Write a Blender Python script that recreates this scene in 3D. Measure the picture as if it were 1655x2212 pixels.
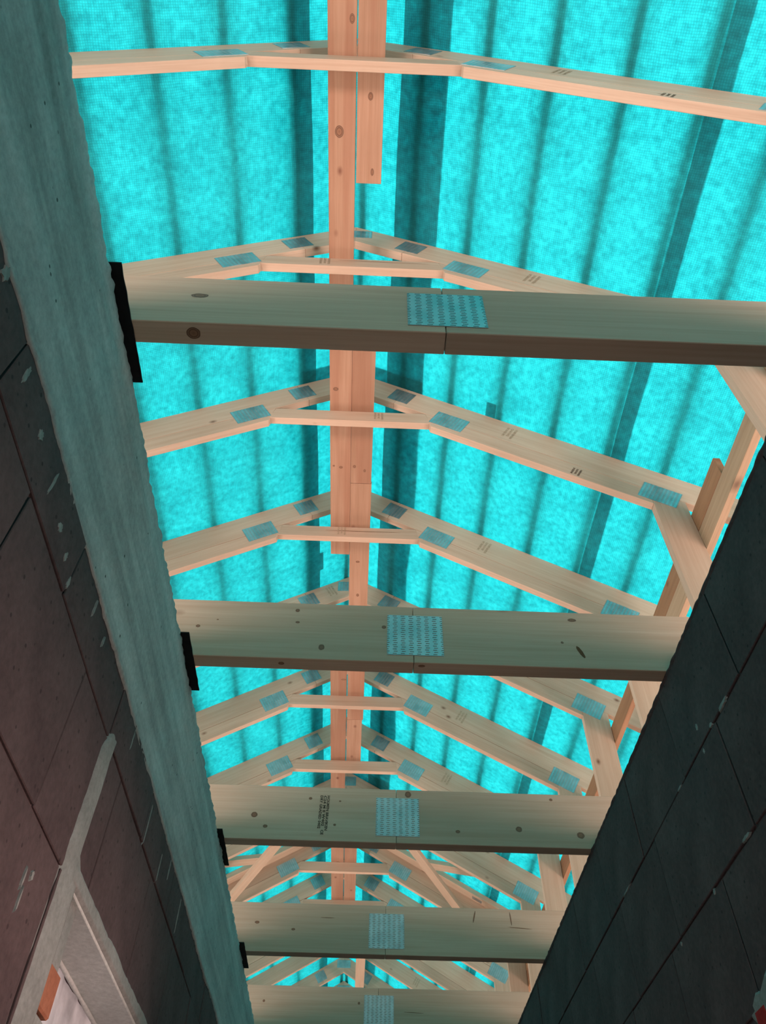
import bpy, bmesh, math, random
from mathutils import Matrix, Vector, noise

random.seed(7)
scene = bpy.context.scene
for o in list(bpy.data.objects):
    bpy.data.objects.remove(o, do_unlink=True)
COL = scene.collection

# ------------------------------------------------------------------ camera
CZ = 1.5                                   # eye height above the corridor floor
PITCH, YAW, ROLL, FPX = 0.8811, -0.0242, -0.0182, 1679.46
def camera_axes():
    cp, sp = math.cos(PITCH), math.sin(PITCH)
    R, F, D = Vector((1, 0, 0)), Vector((0, cp, sp)), Vector((0, sp, -cp))
    Z = Matrix.Rotation(YAW, 3, 'Z')
    R, F, D = Z @ R, Z @ F, Z @ D
    c, s = math.cos(ROLL), math.sin(ROLL)
    return c * R + s * D, -s * R + c * D, F
R_, D_, F_ = camera_axes()
cam = bpy.data.cameras.new('camera')
cam.sensor_fit = 'HORIZONTAL'; cam.sensor_width = 36.0
cam.lens = 36.0 * FPX / 1655.0
cam.clip_start = 0.02; cam.clip_end = 200
cam_o = bpy.data.objects.new('camera', cam); COL.objects.link(cam_o)
m3 = Matrix((R_, -D_, -F_)).transposed()
cam_o.matrix_world = Matrix.Translation((0, 0, CZ)) @ m3.to_4x4()
scene.camera = cam_o

# ------------------------------------------------------------------ world, daylight, exposure
world = bpy.data.worlds.new('overcast_sky'); scene.world = world
world.use_nodes = True
bg = world.node_tree.nodes['Background']
bg.inputs['Color'].default_value = (1.0, 0.93, 0.90, 1)
bg.inputs['Strength'].default_value = 4.2
vs = scene.view_settings
vs.view_transform = 'Standard'; vs.look = 'None'; vs.exposure = 0.0; vs.gamma = 1.0
vs.use_curve_mapping = False
scene.cycles.max_bounces = 8
scene.cycles.diffuse_bounces = 5
scene.cycles.transmission_bounces = 6
scene.cycles.sample_clamp_indirect = 6.0

XA, ZA, SL = -0.1434, 4.428 + CZ, 0.57       # ridge position, ridge height, roof slope
ANG = math.atan(SL); CA, SA = math.cos(ANG), math.sin(ANG)
DAY = (1.0, 0.68, 0.60)
def window_light(name, x, y, z, sx, sz, power, rot):
    l = bpy.data.lights.new(name, 'AREA')
    l.shape = 'RECTANGLE'; l.size = sx; l.size_y = sz; l.energy = power; l.color = DAY
    o = bpy.data.objects.new(name, l); COL.objects.link(o)
    o.location = (x, y, z); o.rotation_euler = rot
    return o
# daylight in the window openings of the outer walls, each lamp filling its opening; nothing stands inside the view
WIN_Y = (0.6, 4.2, 7.8, 11.4)
for wy in WIN_Y:
    window_light('window_left_offscreen', XA - 5.18, wy, 1.55, 1.55, 1.75, 245, (0, -math.pi / 2, 0))
    window_light('window_right_offscreen', XA + 5.18, wy, 1.55, 1.55, 1.75, 245, (0, math.pi / 2, 0))
WIN_X = (-3.0, 3.0)
for wx in WIN_X:                             # windows in the gable wall behind the viewer
    window_light('window_behind_offscreen', XA + wx, -3.2, 1.5, 1.95, 1.65, 300, (math.pi / 2, 0, 0))
sun = bpy.data.lights.new('veiled_sun_offscreen', 'SUN'); sun.energy = 2.2; sun.angle = math.radians(50); sun.color = (1.0, 0.93, 0.90)
sun_o = bpy.data.objects.new('veiled_sun_offscreen', sun); COL.objects.link(sun_o); sun_o.rotation_euler = (0, math.radians(48), 0)

# ------------------------------------------------------------------ materials
def new_mat(name):
    m = bpy.data.materials.new(name); m.use_nodes = True
    nt = m.node_tree; nt.nodes.clear()
    out = nt.nodes.new('ShaderNodeOutputMaterial')
    return m, nt, out
def N(nt, t, **kw):
    n = nt.nodes.new(t)
    for k, v in kw.items(): setattr(n, k, v)
    return n
def ramp(nt, stops, interp='LINEAR'):
    r = N(nt, 'ShaderNodeValToRGB'); cr = r.color_ramp; cr.interpolation = interp
    while len(cr.elements) < len(stops): cr.elements.new(0.5)
    for e, (p, c) in zip(cr.elements, stops):
        e.position = p; e.color = (*c, 1) if len(c) == 3 else c
    return r
def obj_coords(nt, scale=(1, 1, 1), jitter=True):
    tc = N(nt, 'ShaderNodeTexCoord')
    src = tc.outputs['Object']
    if jitter:
        oi = N(nt, 'ShaderNodeObjectInfo')
        mul = N(nt, 'ShaderNodeMath', operation='MULTIPLY'); mul.inputs[1].default_value = 37.0
        nt.links.new(oi.outputs['Random'], mul.inputs[0])
        add = N(nt, 'ShaderNodeVectorMath', operation='ADD')
        nt.links.new(src, add.inputs[0]); nt.links.new(mul.outputs[0], add.inputs[1])
        src = add.outputs[0]
    mp = N(nt, 'ShaderNodeMapping'); mp.inputs['Scale'].default_value = scale
    nt.links.new(src, mp.inputs['Vector'])
    return mp.outputs[0], src
def noise_tex(nt, vec, scale, detail=3, rough=0.55):
    n = N(nt, 'ShaderNodeTexNoise'); n.inputs['Scale'].default_value = scale
    n.inputs['Detail'].default_value = detail; n.inputs['Roughness'].default_value = rough
    nt.links.new(vec, n.inputs['Vector'])
    return n.outputs['Fac']
def mixc(nt, fac, a, b, mode='MIX'):
    mx = N(nt, 'ShaderNodeMix', data_type='RGBA', blend_type=mode)
    if isinstance(fac, (int, float)): mx.inputs[0].default_value = fac
    else: nt.links.new(fac, mx.inputs[0])
    for i, v in ((6, a), (7, b)):
        if isinstance(v, tuple): mx.inputs[i].default_value = (*v, 1)
        else: nt.links.new(v, mx.inputs[i])
    return mx.outputs[2]
def bump(nt, h, strength, dist=0.004):
    b = N(nt, 'ShaderNodeBump'); b.inputs['Strength'].default_value = strength; b.inputs['Distance'].default_value = dist
    nt.links.new(h, b.inputs['Height']); return b.outputs[0]
def principled(nt, out, col, rough=0.7, spec=0.3, metal=0.0, normal=None):
    p = N(nt, 'ShaderNodeBsdfPrincipled')
    if isinstance(col, tuple): p.inputs['Base Color'].default_value = (*col, 1)
    else: nt.links.new(col, p.inputs['Base Color'])
    if isinstance(rough, (int, float)): p.inputs['Roughness'].default_value = rough
    else: nt.links.new(rough, p.inputs['Roughness'])
    p.inputs['Specular IOR Level'].default_value = spec; p.inputs['Metallic'].default_value = metal
    if normal is not None: nt.links.new(normal, p.inputs['Normal'])
    nt.links.new(p.outputs[0], out.inputs[0]); return p

def wood(name, light, dark, knot, knot_size=0.055, heart=None):
    """sawn softwood: fibres along local X, year-ring streaks, sparse knots"""
    m, nt, out = new_mat(name)
    v1, base = obj_coords(nt, (1.1, 26, 26))
    g1 = noise_tex(nt, v1, 1.6, 4, 0.6)
    mp2 = N(nt, 'ShaderNodeMapping'); mp2.inputs['Scale'].default_value = (3.0, 150, 150)
    nt.links.new(base, mp2.inputs['Vector'])
    g2 = noise_tex(nt, mp2.outputs[0], 1.0, 2, 0.5)
    big = noise_tex(nt, base, 1.3, 2, 0.5)
    c = ramp(nt, [(0.30, dark), (0.62, light)])
    nt.links.new(g1, c.inputs[0])
    fine = ramp(nt, [(0.25, (0.93, 0.92, 0.90)), (0.7, (1.03, 1.03, 1.03))])
    nt.links.new(g2, fine.inputs[0])
    col = mixc(nt, 1.0, c.outputs[0], fine.outputs[0], 'MULTIPLY')
    bl = ramp(nt, [(0.3, (0.90, 0.88, 0.86)), (0.7, (1.05, 1.05, 1.05))])
    nt.links.new(big, bl.inputs[0])
    col = mixc(nt, 1.0, col, bl.outputs[0], 'MULTIPLY')
    if heart:                                  # darker heartwood streak
        mp3 = N(nt, 'ShaderNodeMapping'); mp3.inputs['Scale'].default_value = (0.5, 9, 9)
        nt.links.new(base, mp3.inputs['Vector'])
        hn = noise_tex(nt, mp3.outputs[0], 1.0, 1, 0.4)
        hr = ramp(nt, [(0.52, (0, 0, 0)), (0.58, (1, 1, 1))]); nt.links.new(hn, hr.inputs[0])
        f = N(nt, 'ShaderNodeMath', operation='MULTIPLY'); f.inputs[1].default_value = 0.55
        nt.links.new(hr.outputs[0], f.inputs[0])
        col = mixc(nt, f.outputs[0], col, heart)
    vo = N(nt, 'ShaderNodeTexVoronoi'); vo.inputs['Scale'].default_value = 5.2
    wob = N(nt, 'ShaderNodeMapping'); wob.inputs['Scale'].default_value = (0.62, 1, 1)
    nt.links.new(base, wob.inputs['Vector']); nt.links.new(wob.outputs[0], vo.inputs['Vector'])
    kr = ramp(nt, [(0.0, (1, 1, 1)), (knot_size * 0.55, (0.85,) * 3), (knot_size, (0.5,) * 3), (knot_size * 1.9, (0, 0, 0))])
    nt.links.new(vo.outputs['Distance'], kr.inputs[0])
    col = mixc(nt, kr.outputs[0], col, knot)
    oi = N(nt, 'ShaderNodeObjectInfo')
    tone = ramp(nt, [(0.0, (0.90, 0.89, 0.87)), (1.0, (1.06, 1.05, 1.03))]); nt.links.new(oi.outputs['Random'], tone.inputs[0])
    col = mixc(nt, 1.0, col, tone.outputs[0], 'MULTIPLY')
    principled(nt, out, col, 0.62, 0.25, normal=bump(nt, g2, 0.12, 0.002))
    return m

M = {}
M['pine'] = wood('pine_timber', (0.465, 0.368, 0.285), (0.42, 0.318, 0.238), (0.14, 0.07, 0.042), 0.05)
M['board'] = wood('reddish_board_timber', (0.335, 0.215, 0.148), (0.285, 0.172, 0.112), (0.13, 0.055, 0.035), 0.05, heart=(0.25, 0.125, 0.078))
M['pale'] = wood('pale_new_timber', (0.47, 0.375, 0.285), (0.43, 0.33, 0.24), (0.20, 0.09, 0.055), 0.025)

M['rust'] = wood('rust_brown_board', (0.27, 0.155, 0.085), (0.21, 0.115, 0.06), (0.09, 0.035, 0.02), 0.05, heart=(0.19, 0.085, 0.045))
M['weathered'] = wood('weathered_speckled_board', (0.34, 0.255, 0.17), (0.27, 0.195, 0.125), (0.08, 0.05, 0.03), 0.10)
def knot_mat():
    m, nt, out = new_mat('timber_knot')
    tc = N(nt, 'ShaderNodeTexCoord')
    ln = N(nt, 'ShaderNodeVectorMath', operation='LENGTH')
    nt.links.new(tc.outputs['Object'], ln.inputs[0])
    r = ramp(nt, [(0.0, (0.17, 0.085, 0.05)), (0.45, (0.22, 0.12, 0.07)), (0.62, (0.10, 0.045, 0.028)), (0.75, (0.22, 0.13, 0.08)), (0.9, (0.09, 0.04, 0.025)), (1.0, (0.26, 0.17, 0.11))])
    nt.links.new(ln.outputs['Value'], r.inputs[0])
    principled(nt, out, r.outputs[0], 0.55, 0.3); return m
M['knot'] = knot_mat()
def dark_gash():
    m, nt, out = new_mat('bark_pocket')
    v, b = obj_coords(nt, (40, 40, 40)); n = noise_tex(nt, v, 1)
    r = ramp(nt, [(0.3, (0.05, 0.025, 0.015)), (0.7, (0.20, 0.10, 0.05))]); nt.links.new(n, r.inputs[0])
    principled(nt, out, r.outputs[0], 0.8, 0.1); return m
M['gash'] = dark_gash()
def ink():
    m, nt, out = new_mat('stamp_ink'); v, b = obj_coords(nt, (90, 90, 90))
    n = noise_tex(nt, v, 1, 2)
    r = ramp(nt, [(0.3, (0.035, 0.03, 0.025)), (0.75, (0.12, 0.10, 0.075))]); nt.links.new(n, r.inputs[0])
    principled(nt, out, r.outputs[0], 0.9, 0.0); return m
M['ink'] = ink()
def faint_ink():
    m, nt, out = new_mat('faint_stamp_ink'); v, b = obj_coords(nt, (90, 90, 90))
    n = noise_tex(nt, v, 1, 2)
    r = ramp(nt, [(0.3, (0.20, 0.16, 0.11)), (0.75, (0.42, 0.34, 0.24))]); nt.links.new(n, r.inputs[0])
    principled(nt, out, r.outputs[0], 0.9, 0.0); return m
M['faint_ink'] = faint_ink()
def steel():
    m, nt, out = new_mat('galvanised_steel'); v, b = obj_coords(nt, (22, 22, 22))
    n = noise_tex(nt, v, 1, 3)
    r = ramp(nt, [(0.3, (0.36, 0.41, 0.43)), (0.7, (0.52, 0.57, 0.59))]); nt.links.new(n, r.inputs[0])
    rr = ramp(nt, [(0.3, (0.36,) * 3), (0.7, (0.5,) * 3)]); nt.links.new(n, rr.inputs[0])
    principled(nt, out, r.outputs[0], rr.outputs[0], 0.5, 0.9); return m
M['steel'] = steel()
def membrane():
    """woven green underlay: lets daylight through, tinted; reinforcing net and felt mottling"""
    m, nt, out = new_mat('roof_underlay')
    tc = N(nt, 'ShaderNodeTexCoord'); uv = tc.outputs['UV']      # UV in metres: (along slope, along ridge)
    f1 = noise_tex(nt, uv, 26, 4, 0.65)
    f2 = noise_tex(nt, uv, 5, 3, 0.6)
    mp = N(nt, 'ShaderNodeMapping'); mp.inputs['Scale'].default_value = (70, 12, 1); nt.links.new(uv, mp.inputs['Vector'])
    f3 = noise_tex(nt, mp.outputs[0], 1, 2, 0.5)
    sep = N(nt, 'ShaderNodeSeparateXYZ')
    dist = noise_tex(nt, uv, 4, 2)
    dv = N(nt, 'ShaderNodeVectorMath', operation='ADD')
    dm = N(nt, 'ShaderNodeMath', operation='MULTIPLY'); dm.inputs[1].default_value = 0.03; nt.links.new(dist, dm.inputs[0])
    nt.links.new(uv, dv.inputs[0]); nt.links.new(dm.outputs[0], dv.inputs[1]); nt.links.new(dv.outputs[0], sep.inputs[0])
    lines = None
    for ax in (0, 1):
        w = N(nt, 'ShaderNodeMath', operation='MULTIPLY'); w.inputs[1].default_value = 2 * math.pi / 0.0105
        nt.links.new(sep.outputs[ax], w.inputs[0])
        s = N(nt, 'ShaderNodeMath', operation='SINE'); nt.links.new(w.outputs[0], s.inputs[0])
        if lines is None: lines = s.outputs[0]
        else:
            mx = N(nt, 'ShaderNodeMath', operation='MAXIMUM'); nt.links.new(lines, mx.inputs[0]); nt.links.new(s.outputs[0], mx.inputs[1]); lines = mx.outputs[0]
    lr = ramp(nt, [(0.5, (1.14,) * 3), (1.0, (0.72,) * 3)]); nt.links.new(lines, lr.inputs[0])
    r1 = ramp(nt, [(0.32, (0.40, 0.70, 0.72)), (0.66, (1.9, 1.30, 1.26))]); nt.links.new(f1, r1.inputs[0])
    r2 = ramp(nt, [(0.30, (0.60, 0.82, 0.84)), (0.70, (1.4, 1.16, 1.14))]); nt.links.new(f2, r2.inputs[0])
    r3 = ramp(nt, [(0.30, (0.90, 0.93, 0.93)), (0.70, (1.08, 1.06, 1.06))]); nt.links.new(f3, r3.inputs[0])
    col = mixc(nt, 1, (0.0025, 0.168, 0.189), r1.outputs[0], 'MULTIPLY')
    for r in (r2, r3, lr): col = mixc(nt, 1, col, r.outputs[0], 'MULTIPLY')
    tr = N(nt, 'ShaderNodeBsdfTranslucent'); nt.links.new(col, tr.inputs['Color'])
    df = N(nt, 'ShaderNodeBsdfDiffuse'); df.inputs['Color'].default_value = (0.012, 0.10, 0.105, 1)
    add = N(nt, 'ShaderNodeAddShader'); nt.links.new(tr.outputs[0], add.inputs[0]); nt.links.new(df.outputs[0], add.inputs[1])
    nt.links.new(add.outputs[0], out.inputs[0]); return m
M['membrane'] = membrane()

def rough_mineral(name, stops, scale, streak=None, rough=0.9, bstr=0.35, spots=None):
    m, nt, out = new_mat(name)
    v, b = obj_coords(nt, scale, jitter=False)
    n = noise_tex(nt, v, 1, 5, 0.62)
    r = ramp(nt, stops); nt.links.new(n, r.inputs[0]); col = r.outputs[0]
    fine = noise_tex(nt, b, 90, 3, 0.7)
    fr = ramp(nt, [(0.3, (0.82,) * 3), (0.7, (1.1,) * 3)]); nt.links.new(fine, fr.inputs[0])
    col = mixc(nt, 1, col, fr.outputs[0], 'MULTIPLY')
    if streak:
        mp = N(nt, 'ShaderNodeMapping'); mp.inputs['Scale'].default_value = streak; nt.links.new(b, mp.inputs['Vector'])
        s = noise_tex(nt, mp.outputs[0], 1, 3, 0.55)
        sr = ramp(nt, [(0.30, (0.72,) * 3), (0.62, (1.08,) * 3)]); nt.links.new(s, sr.inputs[0])
        col = mixc(nt, 1, col, sr.outputs[0], 'MULTIPLY')
    if spots:
        vn = N(nt, 'ShaderNodeTexVoronoi'); vn.inputs['Scale'].default_value = spots[0]; nt.links.new(b, vn.inputs['Vector'])
        sp = ramp(nt, [(spots[1], (1, 1, 1)), (spots[1] * 1.5, (0, 0, 0))]); nt.links.new(vn.outputs['Distance'], sp.inputs[0])
        col = mixc(nt, sp.outputs[0], col, spots[2])
    principled(nt, out, col, rough, 0.15, normal=bump(nt, fine, bstr, 0.003)); return m
M['ring'] = rough_mineral('cast_concrete', [(0.3, (0.33, 0.33, 0.32)), (0.7, (0.50, 0.50, 0.485))], (5, 3, 5), streak=(30, 1.3, 30), spots=(22, 0.05, (0.09, 0.09, 0.085)))
M['block'] = rough_mineral('fired_clay_block', [(0.3, (0.075, 0.049, 0.050)), (0.7, (0.115, 0.077, 0.077))], (7, 7, 7), spots=(38, 0.10, (0.05, 0.033, 0.033)))
M['mortar'] = rough_mineral('grey_mortar', [(0.3, (0.20, 0.20, 0.19)), (0.7, (0.30, 0.30, 0.285))], (9, 9, 9))
M['plaster'] = rough_mineral('white_plaster', [(0.3, (0.50, 0.50, 0.48)), (0.7, (0.64, 0.64, 0.62))], (6, 3, 6), bstr=0.15)
M['orange'] = rough_mineral('orange_clay_brick', [(0.3, (0.30, 0.11, 0.065)), (0.7, (0.37, 0.145, 0.085))], (9, 9, 9), bstr=0.1)
M['floor'] = rough_mineral('screed_floor', [(0.3, (0.42, 0.40, 0.37)), (0.7, (0.56, 0.54, 0.50))], (2, 2, 2))
M['outer'] = rough_mineral('plain_outer_wall', [(0.3, (0.30, 0.24, 0.21)), (0.7, (0.42, 0.34, 0.30))], (3, 3, 3))
M['felt'] = rough_mineral('black_damp_proof_felt', [(0.3, (0.004, 0.004, 0.005)), (0.7, (0.010, 0.010, 0.011))], (30, 30, 30), rough=0.7, bstr=0.1)
M['red'] = rough_mineral('red_paint', [(0.3, (0.30, 0.02, 0.02)), (0.7, (0.42, 0.03, 0.03))], (20, 20, 20))
def polythene():
    m, nt, out = new_mat('cloudy_polythene'); v, b = obj_coords(nt, (4, 14, 14), jitter=False)
    n = noise_tex(nt, v, 1, 4, 0.6)
    r = ramp(nt, [(0.3, (0.15, 0.155, 0.165)), (0.7, (0.30, 0.31, 0.33))]); nt.links.new(n, r.inputs[0])
    tr = N(nt, 'ShaderNodeBsdfTranslucent'); nt.links.new(r.outputs[0], tr.inputs['Color'])
    pb = N(nt, 'ShaderNodeBsdfPrincipled'); nt.links.new(r.outputs[0], pb.inputs['Base Color']); pb.inputs['Roughness'].default_value = 0.35
    mx = N(nt, 'ShaderNodeMixShader'); mx.inputs[0].default_value = 0.45
    nt.links.new(tr.outputs[0], mx.inputs[1]); nt.links.new(pb.outputs[0], mx.inputs[2]); nt.links.new(mx.outputs[0], out.inputs[0]); return m
M['polythene'] = polythene()

# ------------------------------------------------------------------ builders
def tag(o, label=None, cat=None, group=None, kind=None):
    if label: o['label'] = label
    if cat: o['category'] = cat
    if group: o['group'] = group
    if kind: o['kind'] = kind
    return o
def link(name, me, mat=None, parent=None, matrix=None):
    o = bpy.data.objects.new(name, me); COL.objects.link(o)
    if mat is not None and me is not None and not me.materials: me.materials.append(mat)
    if parent is not None: o.parent = parent
    if matrix is not None: o.matrix_local = matrix
    return o
def empty(name, loc):
    o = bpy.data.objects.new(name, None); o.empty_display_size = 0.1; COL.objects.link(o); o.location = loc; return o
def bm_mesh(name, bm, bevel=0.0, smooth=False):
    if bevel > 0:
        bmesh.ops.bevel(bm, geom=[e for e in bm.edges], offset=bevel, segments=1, affect='EDGES', profile=0.6)
    bmesh.ops.recalc_face_normals(bm, faces=bm.faces)
    if smooth:
        for f in bm.faces: f.smooth = True
    me = bpy.data.meshes.new(name); bm.to_mesh(me); bm.free(); return me
def box_mesh(name, sx, sy, sz, bevel=0.0):
    bm = bmesh.new(); bmesh.ops.create_cube(bm, size=1.0)
    bmesh.ops.scale(bm, vec=(sx, sy, sz), verts=bm.verts)
    return bm_mesh(name, bm, bevel)
def box(name, x0, x1, y0, y1, z0, z1, mat, parent=None, bevel=0.0):
    me = box_mesh(name, x1 - x0, y1 - y0, z1 - z0, bevel)
    return link(name, me, mat, parent, Matrix.Translation(((x0 + x1) / 2, (y0 + y1) / 2, (z0 + z1) / 2)))
def prism(name, pts, y0, y1, direction, bevel=0.0015):
    """polygon pts (x,z) in the truss plane, extruded from y0 to y1; local X runs along 'direction'"""
    dx, dz = direction; n = math.hypot(dx, dz); dx, dz = dx / n, dz / n
    cx = sum(p[0] for p in pts) / len(pts); cz = sum(p[1] for p in pts) / len(pts); cy = (y0 + y1) / 2
    bm = bmesh.new(); a = []; b = []
    for x, z in pts:
        u = (x - cx) * dx + (z - cz) * dz; w = -(x - cx) * dz + (z - cz) * dx
        a.append(bm.verts.new((u, y0 - cy, w))); b.append(bm.verts.new((u, y1 - cy, w)))
    bm.faces.new(a); bm.faces.new(b[::-1])
    for i in range(len(pts)):
        j = (i + 1) % len(pts); bm.faces.new((a[i], b[i], b[j], a[j]))
    me = bm_mesh(name, bm, bevel)
    mat = Matrix(((dx, 0, -dz, cx), (0, 1, 0, cy), (dz, 0, dx, cz), (0, 0, 0, 1)))
    return me, mat
def sp(L, d, side):
    """point at distance L down the slope from the ridge and depth d under the roof plane"""
    return (XA + side * (L * CA - d * SA), ZA - L * SA - d * CA)

# ------------------------------------------------------------------ nail plates
_plates = {}
def plate_meshes(w, h, t=0.0016):
    """steel sheet with open punched slots (timber shows through); slot walls are a mesh of their own"""
    key = (round(w, 3), round(h, 3))
    if key in _plates: return _plates[key]
    bm = bmesh.new(); wb_ = bmesh.new()
    nc = max(3, round(w / 0.0213)); nr = max(6, round(h / 0.0072)); hw, hh = 0.0052, 0.00125
    y0, y1 = -t / 2, t / 2
    def quad(b, *q): b.faces.new([b.verts.new(p) for p in q])
    def sheet_quad(x0, x1, z0, z1):
        if x1 - x0 > 1e-6 and z1 - z0 > 1e-6: quad(bm, (x0, y0, z0), (x1, y0, z0), (x1, y0, z1), (x0, y0, z1))
    for r in range(nr):
        za = -h / 2 + h * r / nr; zc = za + h / nr; zm = (za + zc) / 2
        sheet_quad(-w / 2, w / 2, za, zm - hh); sheet_quad(-w / 2, w / 2, zm + hh, zc)
        x = -w / 2
        for c in range(nc + 1):
            cx = -w / 2 + w * c / nc + (0.0012 if r % 2 else -0.0012)
            a, b = max(cx - hw, -w / 2), min(cx + hw, w / 2)
            sheet_quad(x, a, zm - hh, zm + hh); x = b
            k = [(a, zm - hh), (b, zm - hh), (b, zm + hh), (a, zm + hh)]
            for (p, q) in zip(k, k[1:] + k[:1]): quad(wb_, (p[0], y0, p[1]), (q[0], y0, q[1]), (q[0], y1, q[1]), (p[0], y1, p[1]))
        sheet_quad(x, w / 2, zm - hh, zm + hh)
    k = [(-w / 2, -h / 2), (w / 2, -h / 2), (w / 2, h / 2), (-w / 2, h / 2)]
    for (p, q) in zip(k, k[1:] + k[:1]): quad(bm, (p[0], y0, p[1]), (q[0], y0, q[1]), (q[0], y1, q[1]), (p[0], y1, p[1]))
    me = bpy.data.meshes.new('nail_plate'); bm.to_mesh(me); bm.free(); me.materials.append(M['steel'])
    sl = bpy.data.meshes.new('plate_slots'); wb_.to_mesh(sl); wb_.free(); sl.materials.append(M['steel'])
    _plates[key] = (me, sl); return _plates[key]
def plate(parent, cx, cz, w, h, direction, y=-0.0008):
    dx, dz = direction; n = math.hypot(dx, dz); dx, dz = dx / n, dz / n
    if dx < 0: dx, dz = -dx, -dz
    me, sl = plate_meshes(w, h)
    mat = Matrix(((dx, 0, -dz, cx), (0, 1, 0, y), (dz, 0, dx, cz), (0, 0, 0, 1)))
    p = link('nail_plate', me, None, parent, mat)
    s = link('plate_slots', sl, None, p); s['kind'] = 'stuff'
    return p

# ------------------------------------------------------------------ stamps (printed lettering)
_text = {}
def text_mesh(body, size):
    if (body, size) in _text: return _text[(body, size)]
    cu = bpy.data.curves.new('stamp_text', 'FONT'); cu.body = body; cu.size = size; cu.align_x = 'LEFT'; cu.space_character = 1.0
    cu.offset = size * 0.035; cu.resolution_u = 2
    o = bpy.data.objects.new('stamp_text', cu); COL.objects.link(o)
    dg = bpy.context.evaluated_depsgraph_get(); dg.update()
    me = bpy.data.meshes.new_from_object(o.evaluated_get(dg))
    bpy.data.objects.remove(o, do_unlink=True)
    xs = [v.co.x for v in me.vertices]; x0 = min(xs)
    for v in me.vertices: v.co.x -= x0
    _text[(body, size)] = me; return me
def stamp_line(parent, body, x, z, size, length, direction, mat, y=-0.0006):
    """text whose reading direction is 'direction' in the truss plane, scaled to 'length'; stands on the near face"""
    me = text_mesh(body, size)
    w = max(v.co.x for v in me.vertices)
    dx, dz = direction; n = math.hypot(dx, dz); dx, dz = dx / n, dz / n
    s = length / w
    # local x -> reading direction, local y -> up of the letters (90 degrees anticlockwise seen from the near side)
    mtx = Matrix(((dx * s, -dz, 0, x), (0, 0, -1, y), (dz * s, dx, 0, z), (0, 0, 0, 1)))
    if not me.materials: me.materials.append(mat)
    o = link('grade_stamp', me, None, parent, mtx)
    if o.material_slots: o.material_slots[0].link = 'OBJECT'; o.material_slots[0].material = mat
    return o

# ------------------------------------------------------------------ the setting: floor and shell
def struct(o): o['kind'] = 'structure'; return o
YB, YF = -3.1, 14.4
struct(box('floor', XA - 5.4, XA + 5.4, YB - 0.2, YF + 0.2, -0.12, 0.0, M['floor']))
ZB = 1.2955 + CZ                               # underside of the bottom chords, top of the walls
def outer_wall(name, x0, x1, lit_x):
    root = struct(empty(name, ((x0 + x1) / 2, 0, 0)))
    cx = (x0 + x1) / 2
    def seg(y0, y1, z0, z1):
        me = box_mesh('wall_section', x1 - x0, y1 - y0, z1 - z0)
        link('wall_section', me, M['outer'], root, Matrix.Translation((0, (y0 + y1) / 2, (z0 + z1) / 2)))
    ys = [YB] + sum([[w - 0.9, w + 0.9] for w in WIN_Y], []) + [YF]
    for i in range(0, len(ys), 2): seg(ys[i], ys[i + 1], 0, ZB)
    for w in WIN_Y: seg(w - 0.9, w + 0.9, 0, 0.75); seg(w - 0.9, w + 0.9, 2.35, ZB)
    return root
outer_wall('wall_outer_left', XA - 5.30, XA - 5.06, 0)
outer_wall('wall_outer_right', XA + 5.06, XA + 5.30, 0)
def gable(name, y0, y1):
    pts = [(XA - 5.3, 0), (XA + 5.3, 0), (XA + 5.3, ZB), (XA + 5.06, ZA - 5.06 * SL - 0.03), (XA, ZA - 0.03), (XA - 5.06, ZA - 5.06 * SL - 0.03), (XA - 5.3, ZB)]
    me, mt = prism(name, pts, y0, y1, (1, 0), 0)
    return struct(link(name, me, M['outer'], None, mt))
wb = struct(empty('wall_back', (0, YB - 0.1, 0)))
def back_seg(x0, x1, z0, z1):
    link('wall_section', box_mesh('wall_section', x1 - x0, 0.2, z1 - z0), M['outer'], wb, Matrix.Translation(((x0 + x1) / 2, 0, (z0 + z1) / 2)))
holes = [(XA + WIN_X[0] - 1, XA + WIN_X[0] + 1, 0.65, 2.35), (-0.34, 0.66, 0.0, 2.05), (XA + WIN_X[1] - 1, XA + WIN_X[1] + 1, 0.65, 2.35)]
xe = XA - 5.3
for (a, b, z0, z1) in holes:
    back_seg(xe, a, 0, 2.45); xe = b
    if z0 > 0: back_seg(a, b, 0, z0)
    back_seg(a, b, z1, 2.45)
back_seg(xe, XA + 5.3, 0, 2.45)
me, mt = prism('wall_section', [(XA - 5.3, 2.45), (XA + 5.3, 2.45), (XA + 5.3, ZB), (XA + 5.06, ZA - 5.06 * SL - 0.03), (XA, ZA - 0.03), (XA - 5.06, ZA - 5.06 * SL - 0.03), (XA - 5.3, ZB)], -0.1, 0.1, (1, 0), 0)
link('wall_section', me, M['outer'], wb, mt)
gable('wall_front', YF, YF + 0.2)

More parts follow.
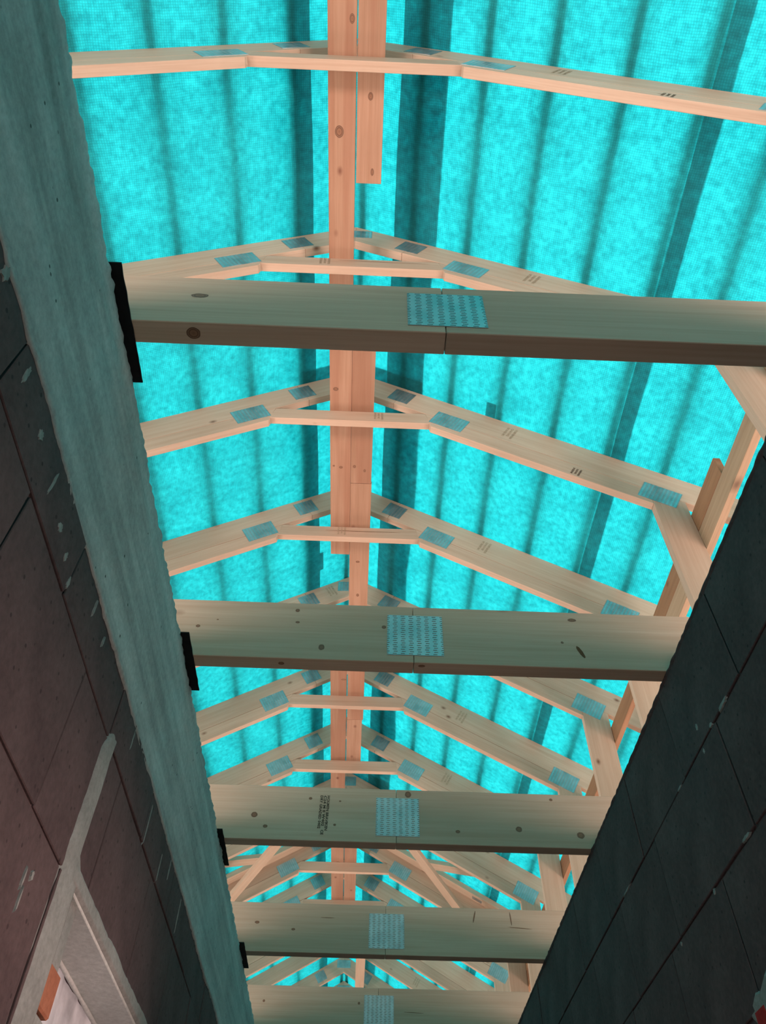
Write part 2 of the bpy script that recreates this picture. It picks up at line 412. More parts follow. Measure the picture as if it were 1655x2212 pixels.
# ------------------------------------------------------------------ corridor walls
XL, XR = -0.46, 0.779
def block_mesh(w, h, seed, depth=0.05):
    """clay block face: box with slightly uneven, chipped outline; local X = depth, Y = length, Z = height"""
    rnd = random.Random(seed)
    bm = bmesh.new(); bmesh.ops.create_cube(bm, size=1.0)
    bmesh.ops.scale(bm, vec=(depth, w, h), verts=bm.verts)
    for v in bm.verts: v.co += Vector((0, rnd.uniform(-.0015, .0015), rnd.uniform(-.0015, .0015)))
    return bm_mesh('block', bm, 0.0015)
def courses(root, xface, side, rows, mat, y0, y1, skip=None):
    k = 0
    for (z0, z1, joints) in rows:
        for a, b in zip(joints[:-1], joints[1:]):
            a2, b2 = max(a, y0), min(b, y1)
            if b2 - a2 < 0.05: continue
            for (p, q) in (skip(a2, b2, z0, z1) if skip else [(a2, b2)]):
                if q - p < 0.03: continue
                k += 1
                g = 0.0022
                me = block_mesh(q - p - 2 * g, z1 - z0 - 2 * g, k * 13 + int(side * 7), 0.05)
                rnd = random.Random(k * 5 + 1)
                x = xface + side * (0.025 + rnd.uniform(0, 0.003))
                link('block', me, mat, root, Matrix.Translation((x, (p + q) / 2, (z0 + z1) / 2 + CZ)))
def seq(start, step, y0, y1, fixed=()):
    out = list(fixed) or [start]
    while out[0] > y0: out.insert(0, out[0] - step)
    while out[-1] < y1: out.append(out[-1] + step)
    return out
DOOR0, DOOR1, DOORZ = 1.305, 2.25, 0.577       # doorway in the ring-beam wall
wl = struct(empty('wall_left', (0, 0, 0)))
WY0, WY1 = YB, 9.0
# mortar core behind the blocks, in three pieces round the doorway
for (a, b, z0, z1) in ((WY0, DOOR0, 0, 0.94 + CZ), (DOOR1, WY1, 0, 0.94 + CZ), (DOOR0, DOOR1, DOORZ + CZ, 0.94 + CZ)):
    box('mortar_core', XL - 0.24, XL - 0.006, a, b, z0, z1, M['block'], wl)
def door_skip(a, b, z0, z1):
    if z0 >= DOORZ - 1e-4: return [(a, b)]
    out = []
    if a < DOOR0: out.append((a, min(b, DOOR0)))
    if b > DOOR1: out.append((max(a, DOOR1), b))
    return out
lrows = [(0.823, 0.94, seq(0, .365, -.4, 4.6, (0.50, 0.865, 1.235, 1.60, 1.965))),
         (0.577, 0.823, seq(0, .365, -.4, 4.6, (0.67, 1.04, 1.37, 1.755, 2.12))),
         (0.331, 0.577, seq(0, .365, -.4, 4.6, (0.49, 0.86, 1.21, 1.56))),
         (0.085, 0.331, seq(0, .365, -.4, 4.6, (0.67, 1.04, 1.40))),
         (-0.161, 0.085, seq(0, .365, -.4, 4.6, (0.49, 0.86, 1.21)))]
courses(wl, XL, -1, lrows, M['block'], -0.4, 4.6, door_skip)

def strip_surface(name, uvs, f, mat, parent, smooth=True):
    """grid surface from a parameter list; f(i,j) -> 3D"""
    nu, nv = uvs
    bm = bmesh.new()
    g = [[bm.verts.new(f(i, j)) for j in range(nv)] for i in range(nu)]
    for i in range(nu - 1):
        for j in range(nv - 1):
            bm.faces.new((g[i][j], g[i + 1][j], g[i + 1][j + 1], g[i][j + 1]))
    me = bm_mesh(name, bm, 0, smooth)
    return link(name, me, mat, parent)
def nz(x, y, z, s=1.0): return noise.noise(Vector((x * s, y * s, z * s)))
# ring beam: cast concrete with board marks, ragged top arris and smeared lower edge
prof = []
zt, zb_ = 1.2945 + CZ, 0.931 + CZ
prof.append((XL - 0.24, zt)); prof.append((XL - 0.12, zt)); prof.append((XL - 0.03, zt)); prof.append((XL - 0.012, zt)); prof.append((XL - 0.004, zt - .002))
nzf = 26
for i in range(nzf + 1): prof.append((XL, zt - 0.008 - (zt - 0.008 - zb_) * i / nzf))
prof.append((XL - 0.012, zb_ - 0.001)); prof.append((XL - 0.24, zb_)); prof.append((XL - 0.24, zt))
RY0, RY1, NY = -0.6, 4.6, 800
def ring_pt(i, j):
    y = RY0 + (RY1 - RY0) * i / (NY - 1); x, z = prof[j]
    face = 4 <= j <= 5 + nzf
    if j in (3, 4, 5):
        e = nz(1.3, y, 0.2, 37) * 0.0032 + nz(4.1, y, 2.2, 83) * 0.0034 + nz(9, y, 1, 5) * 0.003 - .001
        x += e; z -= max(0, -e) * 0.6
    elif face:
        zz = z - CZ
        g = 0
        for zl, dep, wd in ((1.245, .004, .004), (1.19, .002, .006), (1.115, .0025, .004), (1.06, .0015, .008), (1.0, .0018, .005)):
            zl2 = zl + 0.006 * nz(zl * 9, y, 0, 0.7)
            g -= dep * math.exp(-((zz - zl2) / wd) ** 2)
        if zz > 1.25: g -= 0.0015
        x += g + nz(0.5, y * 0.25, zz, 12) * 0.0025 + nz(2, y, zz, 60) * 0.0008
        if j >= 4 + nzf:                       # lower edge wanders over the top course
            z += 0.010 * nz(3, y, 7, 4) + 0.007 * nz(3, y, 7, 19) + 0.004 * nz(3, y, 7, 60)
            x += 0.0005
    return (x, y, z)
strip_surface('ring_beam', (NY, len(prof)), ring_pt, M['ring'], wl)
for a, b in ((WY0, RY0), (RY1, WY1)):
    box('ring_beam', XL - 0.24, XL, a, b, zb_, zt, M['ring'], wl)
# mortar smears below the ring beam and on the blocks
rs = random.Random(3)
def smear(parent, xface, side, y, z, ly, lz, mat, seed, proud=0.0009):
    r = random.Random(seed); n = 18; bm = bmesh.new(); top = []; bot = []
    for i in range(n):
        a = 2 * math.pi * i / n; k = r.uniform(0.6, 1.1)
        py, pz = math.cos(a) * ly * k, math.sin(a) * lz * k
        top.append(bm.verts.new((-side * proud, py * 0.8, pz * 0.8))); bot.append(bm.verts.new((side * 0.004, py, pz)))
    bm.faces.new(top)
    for i in range(n): bm.faces.new((top[i], bot[i], bot[(i + 1) % n], top[(i + 1) % n]))
    return link('mortar_smear', bm_mesh('mortar_smear', bm), mat, parent, Matrix.Translation((xface, y, z + CZ)))
sm = [(0.40, .92, .012, .016), (0.53, .90, .006, .022), (0.62, .89, .010, .012), (0.70, .885, .004, .03), (0.77, .87, .010, .010), (0.82, .86, .006, .012),
      (0.86, .845, .006, .014), (0.98, .905, .003, .02), (1.06, .90, .003, .016), (1.36, .905, .003, .03), (1.62, .87, .002, .055), (1.80, .86, .002, .04),
      (1.90, .90, .003, .03), (2.1, .88, .003, .05), (1.09, .50, .003, .018), (1.115, .515, .006, .010), (1.10, .475, .003, .022)]
for i, (y, z, a, b) in enumerate(sm): smear(wl, XL, -1, y, z, a, b, M['mortar'], 50 + i)
# grey mortar bands beside and above the doorway
def band_v(i, j):
    z = 0.835 - (0.835 + 0.30) * i / 79; t = j / 8
    e0 = 1.212 + 0.007 * nz(1, z, 0, 9) + .004 * nz(1, z, 4, 40); e1 = (1.272 if z > 0.61 else 1.302) + (0.006 * nz(2, z, 3, 9) + .004 * nz(1, z, 9, 40) if z > .61 else 0)
    if z > 0.80: e0 += (z - .80) * 0.7; 
    x = XL + (0.004 if 0 < j < 8 else -0.006) + 0.0012 * nz(z, j, 3, 3)
    return (x, e0 + (e1 - e0) * t, z + CZ)
strip_surface('mortar_band', (80, 9), band_v, M['mortar'], wl)
def band_h(i, j):
    y = 1.27 + (2.35 - 1.27) * i / 69; t = j / 6
    top = 0.610 + 0.006 * nz(y, 1, 5, 9) + .004 * nz(y, 2, 4, 40); bot = DOORZ - 0.002
    return (XL + (0.0045 if 0 < j < 6 else -0.006), y, bot + (top - bot) * t + CZ)
strip_surface('mortar_band', (70, 7), band_h, M['mortar'], wl)
# doorway: plastered lintel soffit with a bright bead, brick in the reveal
box('lintel', XL - 0.085, XL - 0.001, DOOR0, DOOR1, DOORZ - 0.004 + CZ, DOORZ + 0.03 + CZ, M['plaster'], wl, 0.001)
def bead(i, j):
    y = DOOR0 + (DOOR1 - DOOR0) * i / 39; a = 2 * math.pi * j / 8; r = 0.0045 + 0.0015 * nz(y, 4, 1, 14)
    return (XL - 0.083 + r * math.cos(a), y, DOORZ - 0.006 + r * math.sin(a) + CZ)
strip_surface('plaster_bead', (40, 9), bead, M['plaster'], wl)
box('mortar_pointing', XL - 0.09, XL - 0.008, DOOR0 - 0.01, DOOR0 + 0.06, 0.475 + CZ, DOORZ + CZ, M['mortar'], wl, 0.004)
box('brick', XL - 0.085, XL - 0.004, DOOR0 - 0.01, DOOR0 + 0.07, 0.415 + CZ, 0.477 + CZ, M['orange'], wl, 0.003)
box('mortar_pointing', XL - 0.09, XL - 0.006, DOOR0 - 0.01, DOOR0 + 0.058, 0.25 + CZ, 0.413 + CZ, M['mortar'], wl, 0.006)
def sheet_pt(i, j):
    y = DOOR0 + (DOOR1 - DOOR0) * i / 59; z = 0.60 - 1.3 * j / 59
    return (XL - 0.096 + 0.006 * nz(y * 3, z, 0, 4) + 0.004 * nz(y * 9, z * 2, 2, 4), y, z + CZ)
tag(strip_surface('plastic_sheet', (60, 60), sheet_pt, M['polythene'], None), 'crumpled cloudy plastic sheet hanging in the doorway beside an orange brick', 'plastic sheet')

wr = struct(empty('wall_right', (0, 0, 0)))
for (a, b, z0) in ((WY0, 0.72, 0), (0.72, 1.62, 2.045), (1.62, WY1, 0)):      # a doorway
    box('mortar_core', XR + 0.006, XR + 0.24, a, b, z0, ZB - 0.002, M['block'], wr)
rrows = [(1.045, 1.2955, seq(0, .3925, .2, 5.0, (1.2675, 1.66, 2.0525, 2.445))),
         (0.797, 1.045, seq(0, .39, .2, 5.0, (1.035, 1.427, 1.945, 2.335))),
         (0.549, 0.797, seq(0, .39, .2, 5.0, (1.25, 1.64, 2.03))),
         (0.301, 0.549, seq(0, .39, .2, 5.0, (1.05, 1.44)))]
def dark_skip(a, b, z0, z1):
    if z0 > 0.5: return [(a, b)]
    return [q for q in ((a, min(b, 0.72)), (max(a, 1.62), b)) if q[1] > q[0]]
courses(wr, XR, 1, rrows, M['block'], 0.2, 5.0, dark_skip)
for i, (y, z, a, b, mt) in enumerate([(1.37, 1.048, .035, .006, 'mortar'), (1.515, 1.09, .008, .010, 'mortar'), (1.45, 1.05, .010, .006, 'mortar'), (1.70, 1.046, .02, .004, 'mortar'),
        (2.25, 1.046, .05, .003, 'mortar'), (1.47, .80, .03, .005, 'mortar'), (1.69, .79, .006, .008, 'mortar'), (1.95, .785, .005, .006, 'mortar'), (1.52, 1.03, .006, .008, 'mortar')]):
    smear(wr, XR, 1, y, z, a, b, M[mt], 90 + i, 0.0008)
smear(wr, XR, 1, 1.60, 0.535, 0.115, 0.060, M['mortar'], 131, 0.004)
smear(wr, XR, 1, 1.60, 0.532, 0.105, 0.055, M['mortar'], 132, 0.005)
box('red_mark', XR - 0.007, XR + 0.002, 1.62, 1.665, 0.50 + CZ, 0.548 + CZ, M['red'], wr, 0.001)

# ragged crumbs along the top arris of the dark wall
def crumb_strip(i, j):
    y = 0.2 + 4.8 * i / 399
    e = 0.0035 + 0.004 * nz(5, y, 1, 30) + 0.003 * nz(7, y, 2, 90)
    q = [(0.012, 0.0), (-e * 0.7, -0.001), (-e, -0.006), (0.004, -0.012)][j]
    return (XR + q[0], y, ZB + q[1] - 0.0008)
strip_surface('mortar_crumbs', (400, 4), crumb_strip, M['block'], wr)

# ------------------------------------------------------------------ roof trusses
T = 0.0444
TY = [0.6456 + 0.92 * k for k in range(14)]
for k, d in {0: -.004, 2: .008, 5: -.016, 8: .045}.items(): TY[k] += d
D1, D2, DB = 0.185, 0.287, 0.1953
XJ = 0.1245
parts = {}
def P(name, pts, direction, key=None, bevel=0.0015): parts[key or name] = (name, *prism(name, pts, 0, T, direction, bevel))
g = 0.0006
P('bottom_chord', [(XA - 5.3, ZB), (XJ - g, ZB), (XJ - g, ZB + DB), (XA - 5.3, ZB + DB)], (1, 0), 'bcl')
P('bottom_chord', [(XJ + g, ZB), (XA + 5.3, ZB), (XA + 5.3, ZB + DB), (XJ + g, ZB + DB)], (1, 0), 'bcr')
LS = 0.40
LH = (ZA - (ZB + DB) - D1 * CA) / SA; LT = (ZA - (ZB + DB)) / SA
DX0, DX1 = 1.618, 1.788                        # post faces measured from the ridge line
def zoff(dx, d): return ZA - SL * dx - d / CA
for s_, n_ in ((-1, 'l'), (1, 'r')):
    dr = (s_ * CA, -SA)
    if s_ < 0: dr = (-dr[0], -dr[1])
    ap = (XA, ZA); apb = (XA + s_ * 0.0005, ZA - D1 / CA)
    P('rafter_tip', [(XA + s_ * .0005, ZA), sp(LS - g, 0, s_), sp(LS - g, D1, s_), apb], dr, 'tip' + n_)
    P('rafter', [sp(LS + g, 0, s_), sp(LT, 0, s_), sp(LH, D1, s_), sp(LS + g, D1, s_)], dr, 'raf' + n_)
    X = lambda dx: XA + s_ * dx
    P('rafter_doubler', [(X(.4455), zoff(.4455, D1 + .0022)), (X(DX0 - g), zoff(DX0 - g, D1 + .0022)), (X(DX0 - g), zoff(DX0 - g, D2)), (X(.4735), zoff(.4735, D2))], dr, 'dbl' + n_)
    P('post', [(X(DX0), ZB + DB + g), (X(DX1), ZB + DB + g), (X(DX1), zoff(DX1, D1 + g)), (X(DX0), zoff(DX0, D1 + g))], (0, 1), 'post' + n_)
zc0 = 3.857 + CZ; zc1 = 3.957 + CZ
P('collar_tie', [(XA - .4725, zc0), (XA + .4725, zc0), (XA + .4445, zc1), (XA - .4445, zc1)], (1, 0), 'collar')

TLAB = {
 0: 'pine attic truss whose bottom chord has a ringed knot in its pinkish underside',
 1: 'pine attic truss whose bottom chord has a long dark bark gash',
 2: 'pine attic truss whose bottom chord bears a black printed grade stamp',
 3: 'pine attic truss whose bottom chord shows brown resin streaks and a long crack',
 4: 'pine attic truss with dull olive bottom chord, two along from the grade-stamped one',
 5: 'pine attic truss, next but two beyond the one with the black grade stamp',
 6: 'pine attic truss four places beyond the one with the black grade stamp',
 7: 'pine attic truss standing just before the truss with crossed diagonal braces',
 8: 'pine attic truss with pale diagonal braces crossing its rafters',
 9: 'pine attic truss standing just beyond the truss with crossed diagonal braces',
 10: 'last pine attic truss along the roof that still has a collar tie',
 11: 'first roof truss without a collar, its single rafters beyond the collared trusses',
 12: 'collarless roof truss with open pointed apex, beside the lone pale flat board',
 13: 'farthest collarless roof truss, seen through the open apex of the one before',
}
def add_part(root, key, mat):
    name, me, mt = parts[key]
    o = link(name, me, None, root, mt)
    if not me.materials: me.materials.append(M['pine'])
    if mat is not M['pine']:
        o.material_slots[0].link = 'OBJECT'; o.material_slots[0].material = mat
    return o
STAMP = ('HOLMEN BRAVIKEN', 'C24 M II W402', 'DRY GRADED 0402')
def small_stamp(root, x, z, read, size=0.017, length=0.10, mat=None):
    """three-line faint stamp; read = reading direction, lines stack to the reader's left-hand side"""
    dx, dz = read; n = math.hypot(dx, dz); dx, dz = dx / n, dz / n
    for i, (t, f) in enumerate(zip(STAMP, (1, .86, .95))):
        stamp_line(root, t, x + dz * i * size * 1.25, z - dx * i * size * 1.25, size, length * f, (dx, dz), mat or M['faint_ink'])
trusses = []
for k, y in enumerate(TY):
    root = empty('roof_truss', (0, y, 0)); trusses.append(root)
    tag(root, TLAB[k], 'roof truss', 'attic roof trusses in a row')
    wm = M['pine']
    keys = ['bcl', 'bcr', 'tipl', 'tipr', 'rafl', 'rafr', 'postl', 'postr']
    if k <= 10: keys += ['dbll', 'dblr', 'collar']
    for q in keys: add_part(root, q, wm)
    for s_ in (-1, 1):
        dr = (CA, -SA * s_)
        c = sp(0.405, 0.092, s_); plate(root, c[0], c[1], 0.137, 0.125, dr)
        if k <= 10:
            c = sp(0.779, 0.184, s_); plate(root, c[0], c[1], 0.207, 0.132, dr)
        c = sp(2.033, 0.195, s_); plate(root, c[0], c[1], 0.205, 0.134, dr)
    plate(root, XA, 4.314 + CZ, 0.185, 0.10, (1, 0))
    plate(root, 0.129, 1.388 + CZ, 0.148, 0.138, (1, 0))
    # faint mill stamps
    if k in (0, 1, 2, 3, 5, 6, 7, 9, 10, 11):
        c = sp(1.105 + 0.02 * (k % 3), 0.045, 1)
        small_stamp(root, c[0], c[1], (-SA, -CA), 0.020, 0.105)
    if k in (1, 2, 3):
        x = {1: -.27, 2: .04, 3: -.175}[k]
        small_stamp(root, x, 3.953 + CZ, (0, -1), 0.017, 0.075)
    if k == 4:
        c = sp(0.19, 0.03, -1); small_stamp(root, c[0], c[1], (SA, -CA), 0.018, 0.10)
    if k in (2, 0):
        c = sp(1.60, 0.215, 1); small_stamp(root, c[0], c[1], (-SA, -CA), 0.016, 0.06, M['ink'])
# the bold stamp on the third bottom chord: reads downwards
for (t, x, z, l) in ((STAMP[0], -.1115, 1.459, .127), (STAMP[1], -.1235, 1.459, .112), (STAMP[2], -.1355, 1.459, .121), ('CE', -.1265, 1.334, .0175)):
    stamp_line(trusses[2], t, x + (-.003), z + CZ, 0.0125, l, (-0.022, -1), M['ink'])

# individual knots and marks on the large bottom chords
def disc(root, x, z, rx, rz, y=-0.0004, under=False, mat=None, rot=0.0, name='knot'):
    bm = bmesh.new(); n = 18; r = random.Random(int(x * 1000) + int(z * 777))
    vs_ = []
    for i in range(n):
        a = 2 * math.pi * i / n; k = r.uniform(0.92, 1.06)
        vs_.append(bm.verts.new((math.cos(a) * k, 0, math.sin(a) * k)))
    bm.faces.new(vs_[::-1]); me = bpy.data.meshes.new(name); bm.to_mesh(me); bm.free(); me.materials.append(mat or M['knot'])
    if under: mt = Matrix.Translation((x, y, z)) @ Matrix.Rotation(math.pi / 2, 4, 'X') @ Matrix.Diagonal((rx, 1, rz, 1))
    else: mt = Matrix.Translation((x, y, z)) @ Matrix.Rotation(rot, 4, 'Y') @ Matrix.Diagonal((rx, 1, rz, 1))
    return link(name, me, None, root, mt)
KN = {0: [(-.343, 1.409, .017, .009)], 1: [(-.19, 1.463, .006, .006), (-.186, 1.42, .006, .004), (-.116, 1.336, .008, .010), (-.448, 1.395, .006, .005), (.046, 1.413, .006, .006), (.561, 1.462, .012, .006), (.521, 1.38, .004, .004), (-.40, 1.42, .003, .002)],
      2: [(-.359, 1.381, .011, .010), (-.317, 1.341, .008, .006), (-.173, 1.447, .006, .005), (.166, 1.473, .011, .012), (.333, 1.342, .008, .006), (.542, 1.357, .011, .010), (.75, 1.342, .013, .012), (.668, 1.47, .006, .005), (-.084, 1.353, .005, .004), (-.07, 1.44, .004, .003)],
      3: [(-.412, 1.409, .010, .006), (-.259, 1.385, .008, .005)], 4: [(-.44, 1.42, .006, .006), (.03, 1.42, .006, .006)]}
for k, l in KN.items():
    for (x, z, a, b) in l: disc(trusses[k], x, z + CZ, a, b)
disc(trusses[0], -.335, ZB - .0004, .013, .012, y=.021, under=True)
disc(trusses[1], -.217, ZB - .0004, .008, .006, y=.020, under=True)
disc(trusses[1], .145, ZB - .0004, .009, .005, y=.012, under=True)
disc(trusses[1], .565, 1.350 + CZ, .0055, .022, rot=-.38, mat=M['gash'], name='bark_gash')
disc(trusses[3], .50, 1.455 + CZ, .003, .026, rot=.25, mat=M['knot'], name='resin_streak')
disc(trusses[3], .655, 1.452 + CZ, .0025, .028, rot=-.06, mat=M['knot'], name='resin_streak')
disc(trusses[3], .69, 1.415 + CZ, .05, .0014, rot=.06, mat=M['gash'], name='crack')
disc(trusses[3], -.12, 1.435 + CZ, .03, .0012, rot=.0, mat=M['gash'], name='crack')
disc(trusses[4], .30, 1.385 + CZ, .05, .0012, rot=.02, mat=M['gash'], name='crack')
disc(trusses[3], -.05, 3.918 + CZ, .26, .0022, rot=.0, mat=M['gash'], name='crack')
disc(trusses[1], .02, 3.932 + CZ, .24, .0018, rot=.01, mat=M['gash'], name='crack')

# ------------------------------------------------------------------ flat boards laid along the collars
def long_board(name, x0, x1, y0, y1, z0, z1, mat, label, cat='board', group=None, skew=0.0):
    """board along Y; local X along its length so that the grain follows it"""
    L = y1 - y0
    me = box_mesh(name, L, x1 - x0, z1 - z0, 0.0015)
    mt = Matrix.Translation(((x0 + x1) / 2, (y0 + y1) / 2, (z0 + z1) / 2)) @ Matrix.Rotation(math.pi / 2 + skew, 4, 'Z')
    o = link(name, me, mat, None, mt); tag(o, label, cat, group); return o
zb0 = zc1 - 0.0005; zb1 = zc1 + 0.028
GB = 'flat boards laid along the collars'
long_board('ridge_board', -.267, -.139, -.85, 3.655, zb0, zb1, M['board'], 'longest reddish flat board, ending in a square cut before the second bottom chord', 'board', GB)
long_board('ridge_board', -.1345, -.0125, -.85, 1.185, zb0, zb1, M['board'], 'short reddish flat board with dark heartwood streak and purple knots, ending square in mid-air', 'board', GB, -0.002)
long_board('ridge_board', -.138, -.006, 1.9, 3.033, zb0, zb1, M['board'], 'flat board between the third and fourth collars, beside the longest board', 'board', GB)
long_board('ridge_board', -.138, -.003, 3.036, 5.552, zb0, zb1, M['board'], 'flat board running on alone past the square end of the longest board', 'board', GB)
long_board('ridge_board', -.140, -.012, 5.555, 6.24, zb0, zb1, M['board'], 'short offcut of flat board ending at the collar before the stamped bottom chord', 'board', GB)
long_board('ridge_board', -.281, -.150, 4.62, 9.35, zb0, zb1, M['board'], 'flat board that carries on alone behind the stamped bottom chord', 'board', GB, 0.0022)
long_board('ridge_board', -.145, -.018, 7.2, 9.35, zb0, zb1, M['board'], 'far flat board over the collar of the diagonally braced truss, in a close pair', 'board', GB)
long_board('ridge_board', .018, .136, 9.7, 12.95, zb0, zb1, M['pale'], 'lone pale flat board crossing the collarless trusses at the far end', 'board', GB)

boards = [o for o in COL.objects if o.name.startswith('ridge_board')]
def board_knot(i, x, y, rx, ry):
    b = boards[i]; o = disc(None, 0, 0, 1, 1)
    o.parent = b
    o.matrix_local = b.matrix_basis.inverted() @ (Matrix.Translation((x, y, zb0 - .0004)) @ Matrix.Rotation(math.pi / 2, 4, 'X') @ Matrix.Diagonal((rx, 1, ry, 1)))
for q in ((0, -.215, .955, .021, .028), (0, -.16, .50, .012, .020), (0, -.232, 2.345, .016, .013), (0, -.20, 2.91, .012, .010), (0, -.245, 2.90, .007, .007),
          (1, -.072, .80, .012, .018), (1, -.055, 1.13, .008, .018), (2, -.05, 2.93, .008, .012), (2, -.115, 2.90, .010, .012), (3, -.08, 3.72, .014, .010),
          (3, -.075, 4.05, .010, .016), (3, -.115, 3.45, .006, .014), (5, -.17, 5.02, .022, .010), (5, -.21, 8.05, .02, .012)):
    board_knot(*q)
# boards nailed along the posts
XP = XA + DX1
GP = 'boards nailed along the truss posts'
long_board('post_board', XP + .001, XP + .039, 1.25, 3.78, 2.835 + CZ, 2.964 + CZ, M['weathered'], 'weathered speckled board with pink underside nailed along the truss posts', 'board', GP)
long_board('post_board', XP + .002, XP + .036, 2.135, 5.30, 2.969 + CZ, 3.094 + CZ, M['rust'], 'orange-brown board with dark square end lying on the speckled board along the posts', 'board', GP)
long_board('post_board', XP + .002, XP + .036, 5.302, 8.20, 2.95 + CZ, 3.10 + CZ, M['rust'], 'reddish board along the far posts, in line with the orange-brown one', 'board', GP)
long_board('post_board', XP + .002, XP + .036, 6.9, 8.35, 2.82 + CZ, 2.948 + CZ, M['rust'], 'lower reddish board by the post of the diagonally braced truss', 'board', GP)

# ------------------------------------------------------------------ braces round the braced truss
def slope_plank(name, side, L0, y0, L1, y1, width, d0, d1, mat, label, group):
    """plank lying parallel to the roof plane between two (L, y) points; d0..d1 = depth under the roof plane"""
    n_in = Vector((-side * SA, 0, -CA))
    def at(L, y):
        x, z = sp(L, (d0 + d1) / 2, side); return Vector((x, y, z))
    a, b = at(L0, y0), at(L1, y1)
    ax = (b - a); ln = ax.length; ax.normalize(); wv = n_in.cross(ax).normalized()
    me = box_mesh(name, ln, width, abs(d1 - d0), 0.0015)
    c = (a + b) / 2
    mt = Matrix(((ax.x, wv.x, n_in.x, c.x), (ax.y, wv.y, n_in.y, c.y), (ax.z, wv.z, n_in.z, c.z), (0, 0, 0, 1)))
    o = link(name, me, mat, None, mt); tag(o, label, 'brace', group); return o
def Lof(x, d, side): return (abs(x - XA) + d * SA) / CA
for s_, w1 in ((-1, 'concrete ring beam'), (1, 'dark wall')):
    # under-rafter brace
    xs = (-.775, -1.60) if s_ < 0 else (.505, 1.36)
    ys = (7.22, 8.30) if s_ < 0 else (7.19, 8.30)
    slope_plank('diagonal_brace', s_, Lof(xs[0], .305, s_), ys[0], Lof(xs[1], .305, s_), ys[1], .118, D2 + .001, D2 + .036, M['pale'],
                'pale diagonal brace under the braced rafter on the side of the ' + w1, 'crossed braces at the braced truss')
    # upper brace between the rafters
    dx = (.86, 1.72)
    slope_plank('upper_brace', s_, (dx[0] + .05 * SA) / CA, 7.87, (dx[1] + .05 * SA) / CA, 7.14, .105, .03, .075, M['pale'],
                'pale plank slanting between two rafters on the side of the ' + w1, 'crossed braces at the braced truss')
    # thick lath along the braced rafter
    me, mt = prism('rafter_lath', [sp(.42, .012, s_), sp(3.2, .012, s_), sp(3.2, .062, s_), sp(.42, .062, s_)], TY[8] - .125, TY[8] - .001, (s_ * CA * s_, -SA * s_))
    o = link('rafter_lath', me, M['pale'], None, mt)
    tag(o, 'broad pale lath fixed along the braced rafter on the side of the ' + w1, 'lath', 'laths on the braced truss')
    if s_ > 0:
        c = sp(1.60, .0625, 1)
        q = box_mesh('perforated_tape', .105, .05, .0012); 
        link('perforated_tape', q, M['steel'], o, mt.inverted() @ Matrix(((CA, 0, SA, c[0]), (0, 1, 0, TY[8] - .06), (-SA, 0, CA, c[1]), (0, 0, 0, 1))))

# ------------------------------------------------------------------ underlay sheets, counter-battens, battens
def sag(y):
    for a, b in zip([YB] + [t + T for t in TY], TY + [YF]):
        if a < y < b: return math.sin(math.pi * (y - a) / (b - a)) ** 0.8 * min(1, (b - a) / 0.9)
    return 0.0
def roof_pt(L, y, d, side, flat=False):
    s = sag(y)
    dd = d + s * (0.012 + 0.004 * nz(L * 2.2, y * 1.2, side * 5, 1.0)) + s * 0.0022 * nz(L * 9, y * 4, side * 3, 1.0)
    # slight tightness under each batten line
    return sp(L, dd, side), y
def sheet(name, side, e0, e1, y0, y1, d, label, nL=44):
    """one strip of underlay; e0/e1 = functions of y giving its edges down the slope"""
    bm = bmesh.new(); uvl = bm.loops.layers.uv.new('metres')
    ny = int((y1 - y0) / 0.05); g_ = []
    for i in range(ny + 1):
        y = y0 + (y1 - y0) * i / ny; row = []
        for j in range(nL + 1):
            L = e0(y) + (e1(y) - e0(y)) * j / nL
            (x, z), _ = roof_pt(L, y, d, side); row.append((bm.verts.new((x, y, z)), (side * L + 20, y)))
        g_.append(row)
    for i in range(ny):
        for j in range(nL):
            q = (g_[i][j], g_[i + 1][j], g_[i + 1][j + 1], g_[i][j + 1])
            f = bm.faces.new([a[0] for a in q]); f.smooth = True
            for lp, a in zip(f.loops, q): lp[uvl].uv = a[1]
    me = bpy.data.meshes.new(name); bm.to_mesh(me); bm.free()
    o = link(name, me, M['membrane']); 
    if label: tag(o, label, 'roof membrane', 'green underlay sheets')
    return o
def cap(name, y0, y1, d, label):
    """ridge strip folded over the ridge, wavy outer edge"""
    bm = bmesh.new(); uvl = bm.loops.layers.uv.new('metres')
    ny = int((y1 - y0) / 0.04); g_ = []
    for i in range(ny + 1):
        y = y0 + (y1 - y0) * i / ny; row = []
        l0 = .372 + .006 * nz(y, 3, 3, 1.3); r0 = .500 + .030 * nz(y, 7, 1, 0.9) + .010 * nz(y, 2, 5, 2.6)
        for j in range(-12, 13):
            sd = -1 if j < 0 else 1; L = (l0 if j < 0 else r0) * abs(j) / 12
            (x, z), _ = roof_pt(max(L, 0.0), y, d, sd)
            if j == 0: x = XA
            row.append((bm.verts.new((x, y, z)), (sd * L + 20, y)))
        g_.append(row)
    for i in range(ny):
        for j in range(24):
            q = (g_[i][j], g_[i + 1][j], g_[i + 1][j + 1], g_[i][j + 1])
            f = bm.faces.new([a[0] for a in q]); f.smooth = True
            for lp, a in zip(f.loops, q): lp[uvl].uv = a[1]
    me = bpy.data.meshes.new(name); bm.to_mesh(me); bm.free()
    o = link(name, me, M['membrane']); tag(o, label, 'roof membrane', 'green underlay sheets'); return o
left = sheet('underlay_sheet', -1, lambda y: .266 + .004 * nz(y, 1, 1, .8), lambda y: 6.0, YB, YF, -.003, 'translucent green underlay sheet on the slope above the concrete ring beam', 90)
rup = sheet('underlay_sheet', 1, lambda y: .243 + .010 * nz(y, 4, 1, .7), lambda y: 1.782 + .004 * nz(y, 5, 5, 2), YB, YF, -.006, 'translucent green underlay sheet between the ridge and the lapped seam', 40)
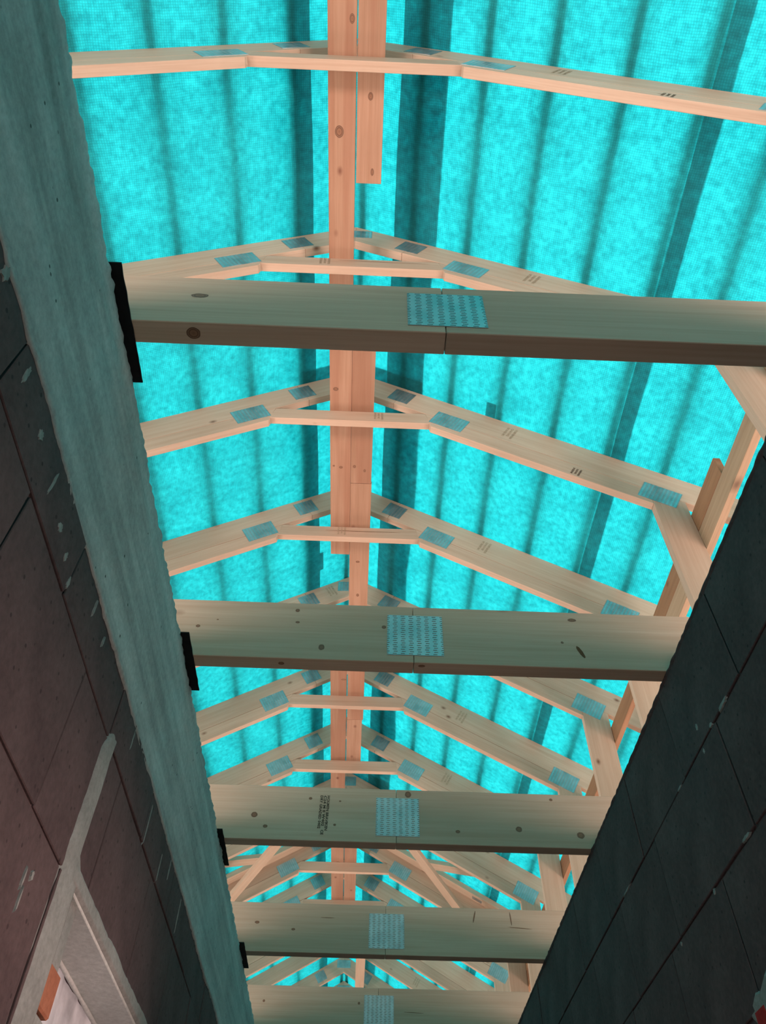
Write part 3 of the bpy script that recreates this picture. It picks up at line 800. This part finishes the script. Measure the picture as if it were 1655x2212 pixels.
sheet('underlay_sheet', 1, lambda y: 1.703 + .004 * nz(y, 8, 5, 2), lambda y: 6.0, YB, YF, -.002, 'translucent green underlay sheet below the lapped seam, behind the posts', 70)
cap('ridge_strip', YB, 2.62, -.010, 'translucent green ridge strip over the square-ended short board')
cap('ridge_strip', 2.41, 7.35, -.014, 'translucent green ridge strip over the middle trusses, overlapping the next strips')
cap('ridge_strip', 6.90, YF, -.018, 'translucent green ridge strip at the far end over the collarless trusses')
# little flaps of underlay
f1 = sheet('underlay_flap', 1, lambda y: .925, lambda y: .985, 2.40, 2.50, -.009, None, 3); f1.parent = rup
f2 = sheet('underlay_flap', -1, lambda y: .238, lambda y: .268, 3.96, 4.14, -.0045, None, 3); f2.parent = left

battens = [(-1, L) for L in (.03, .365, .695, 1.03, 1.37, 1.71, 2.05)] + [(1, L) for L in (.035, .36, .69, 1.01, 1.35, 1.68, 2.0, 2.33, 2.66, 3.0, 3.34)]
BW = M['pale']
ORD = ['first', 'second', 'third', 'fourth', 'fifth', 'sixth', 'seventh', 'eighth', 'ninth', 'tenth', 'eleventh']
count = {-1: 0, 1: 0}
for s_, L in battens:
    pts = [sp(L - .025, -.0195, s_), sp(L + .025, -.0195, s_), sp(L + .025, -.0575, s_), sp(L - .025, -.0575, s_)]
    cx = sum(p[0] for p in pts) / 4; cz = sum(p[1] for p in pts) / 4
    me = box_mesh('roof_batten', YF - YB, .05, .038)
    nx = Matrix.Rotation(s_ * ANG, 4, 'Y') @ Matrix.Rotation(math.pi / 2, 4, 'Z')
    o = link('roof_batten', me, BW, None, Matrix.Translation((cx, (YB + YF) / 2, cz)) @ nx)
    tag(o, 'roof batten showing through the underlay, ' + ORD[count[s_]] + ' from the ridge on the ' + ('ring beam' if s_ < 0 else 'dark wall') + ' side', 'batten', 'roof battens above the underlay'); count[s_] += 1

# ------------------------------------------------------------------ felt strips under the bottom chords on the ring beam
for (a, b, x1, lab) in ((.535, .769, -.4435, 'with the ringed knot'), (1.478, 1.707, -.441, 'with the bark gash'), (2.434, 2.679, -.447, 'with the black grade stamp'), (3.319, 3.574, -.443, 'with resin streaks')):
    n = 40; bm = bmesh.new(); rows_ = []
    for i in range(n + 1):
        y = a + (b - a) * i / n; e = .0015 * nz(y, 3, 2, 40)
        rows_.append([bm.verts.new(q) for q in ((-.62, y, ZB - .003), (x1 + e, y, ZB - .003), (x1 + e, y, ZB + .0004), (-.62, y, ZB + .0004))])
    for i in range(n):
        for j in range(4): bm.faces.new((rows_[i][j], rows_[i + 1][j], rows_[i + 1][(j + 1) % 4], rows_[i][(j + 1) % 4]))
    bm.faces.new(rows_[0]); bm.faces.new(rows_[-1][::-1])
    o = link('felt_strip', bm_mesh('felt_strip', bm), M['felt'])
    tag(o, 'black felt strip on the ring beam under the bottom chord ' + lab, 'felt strip', 'felt strips under the bottom chords')
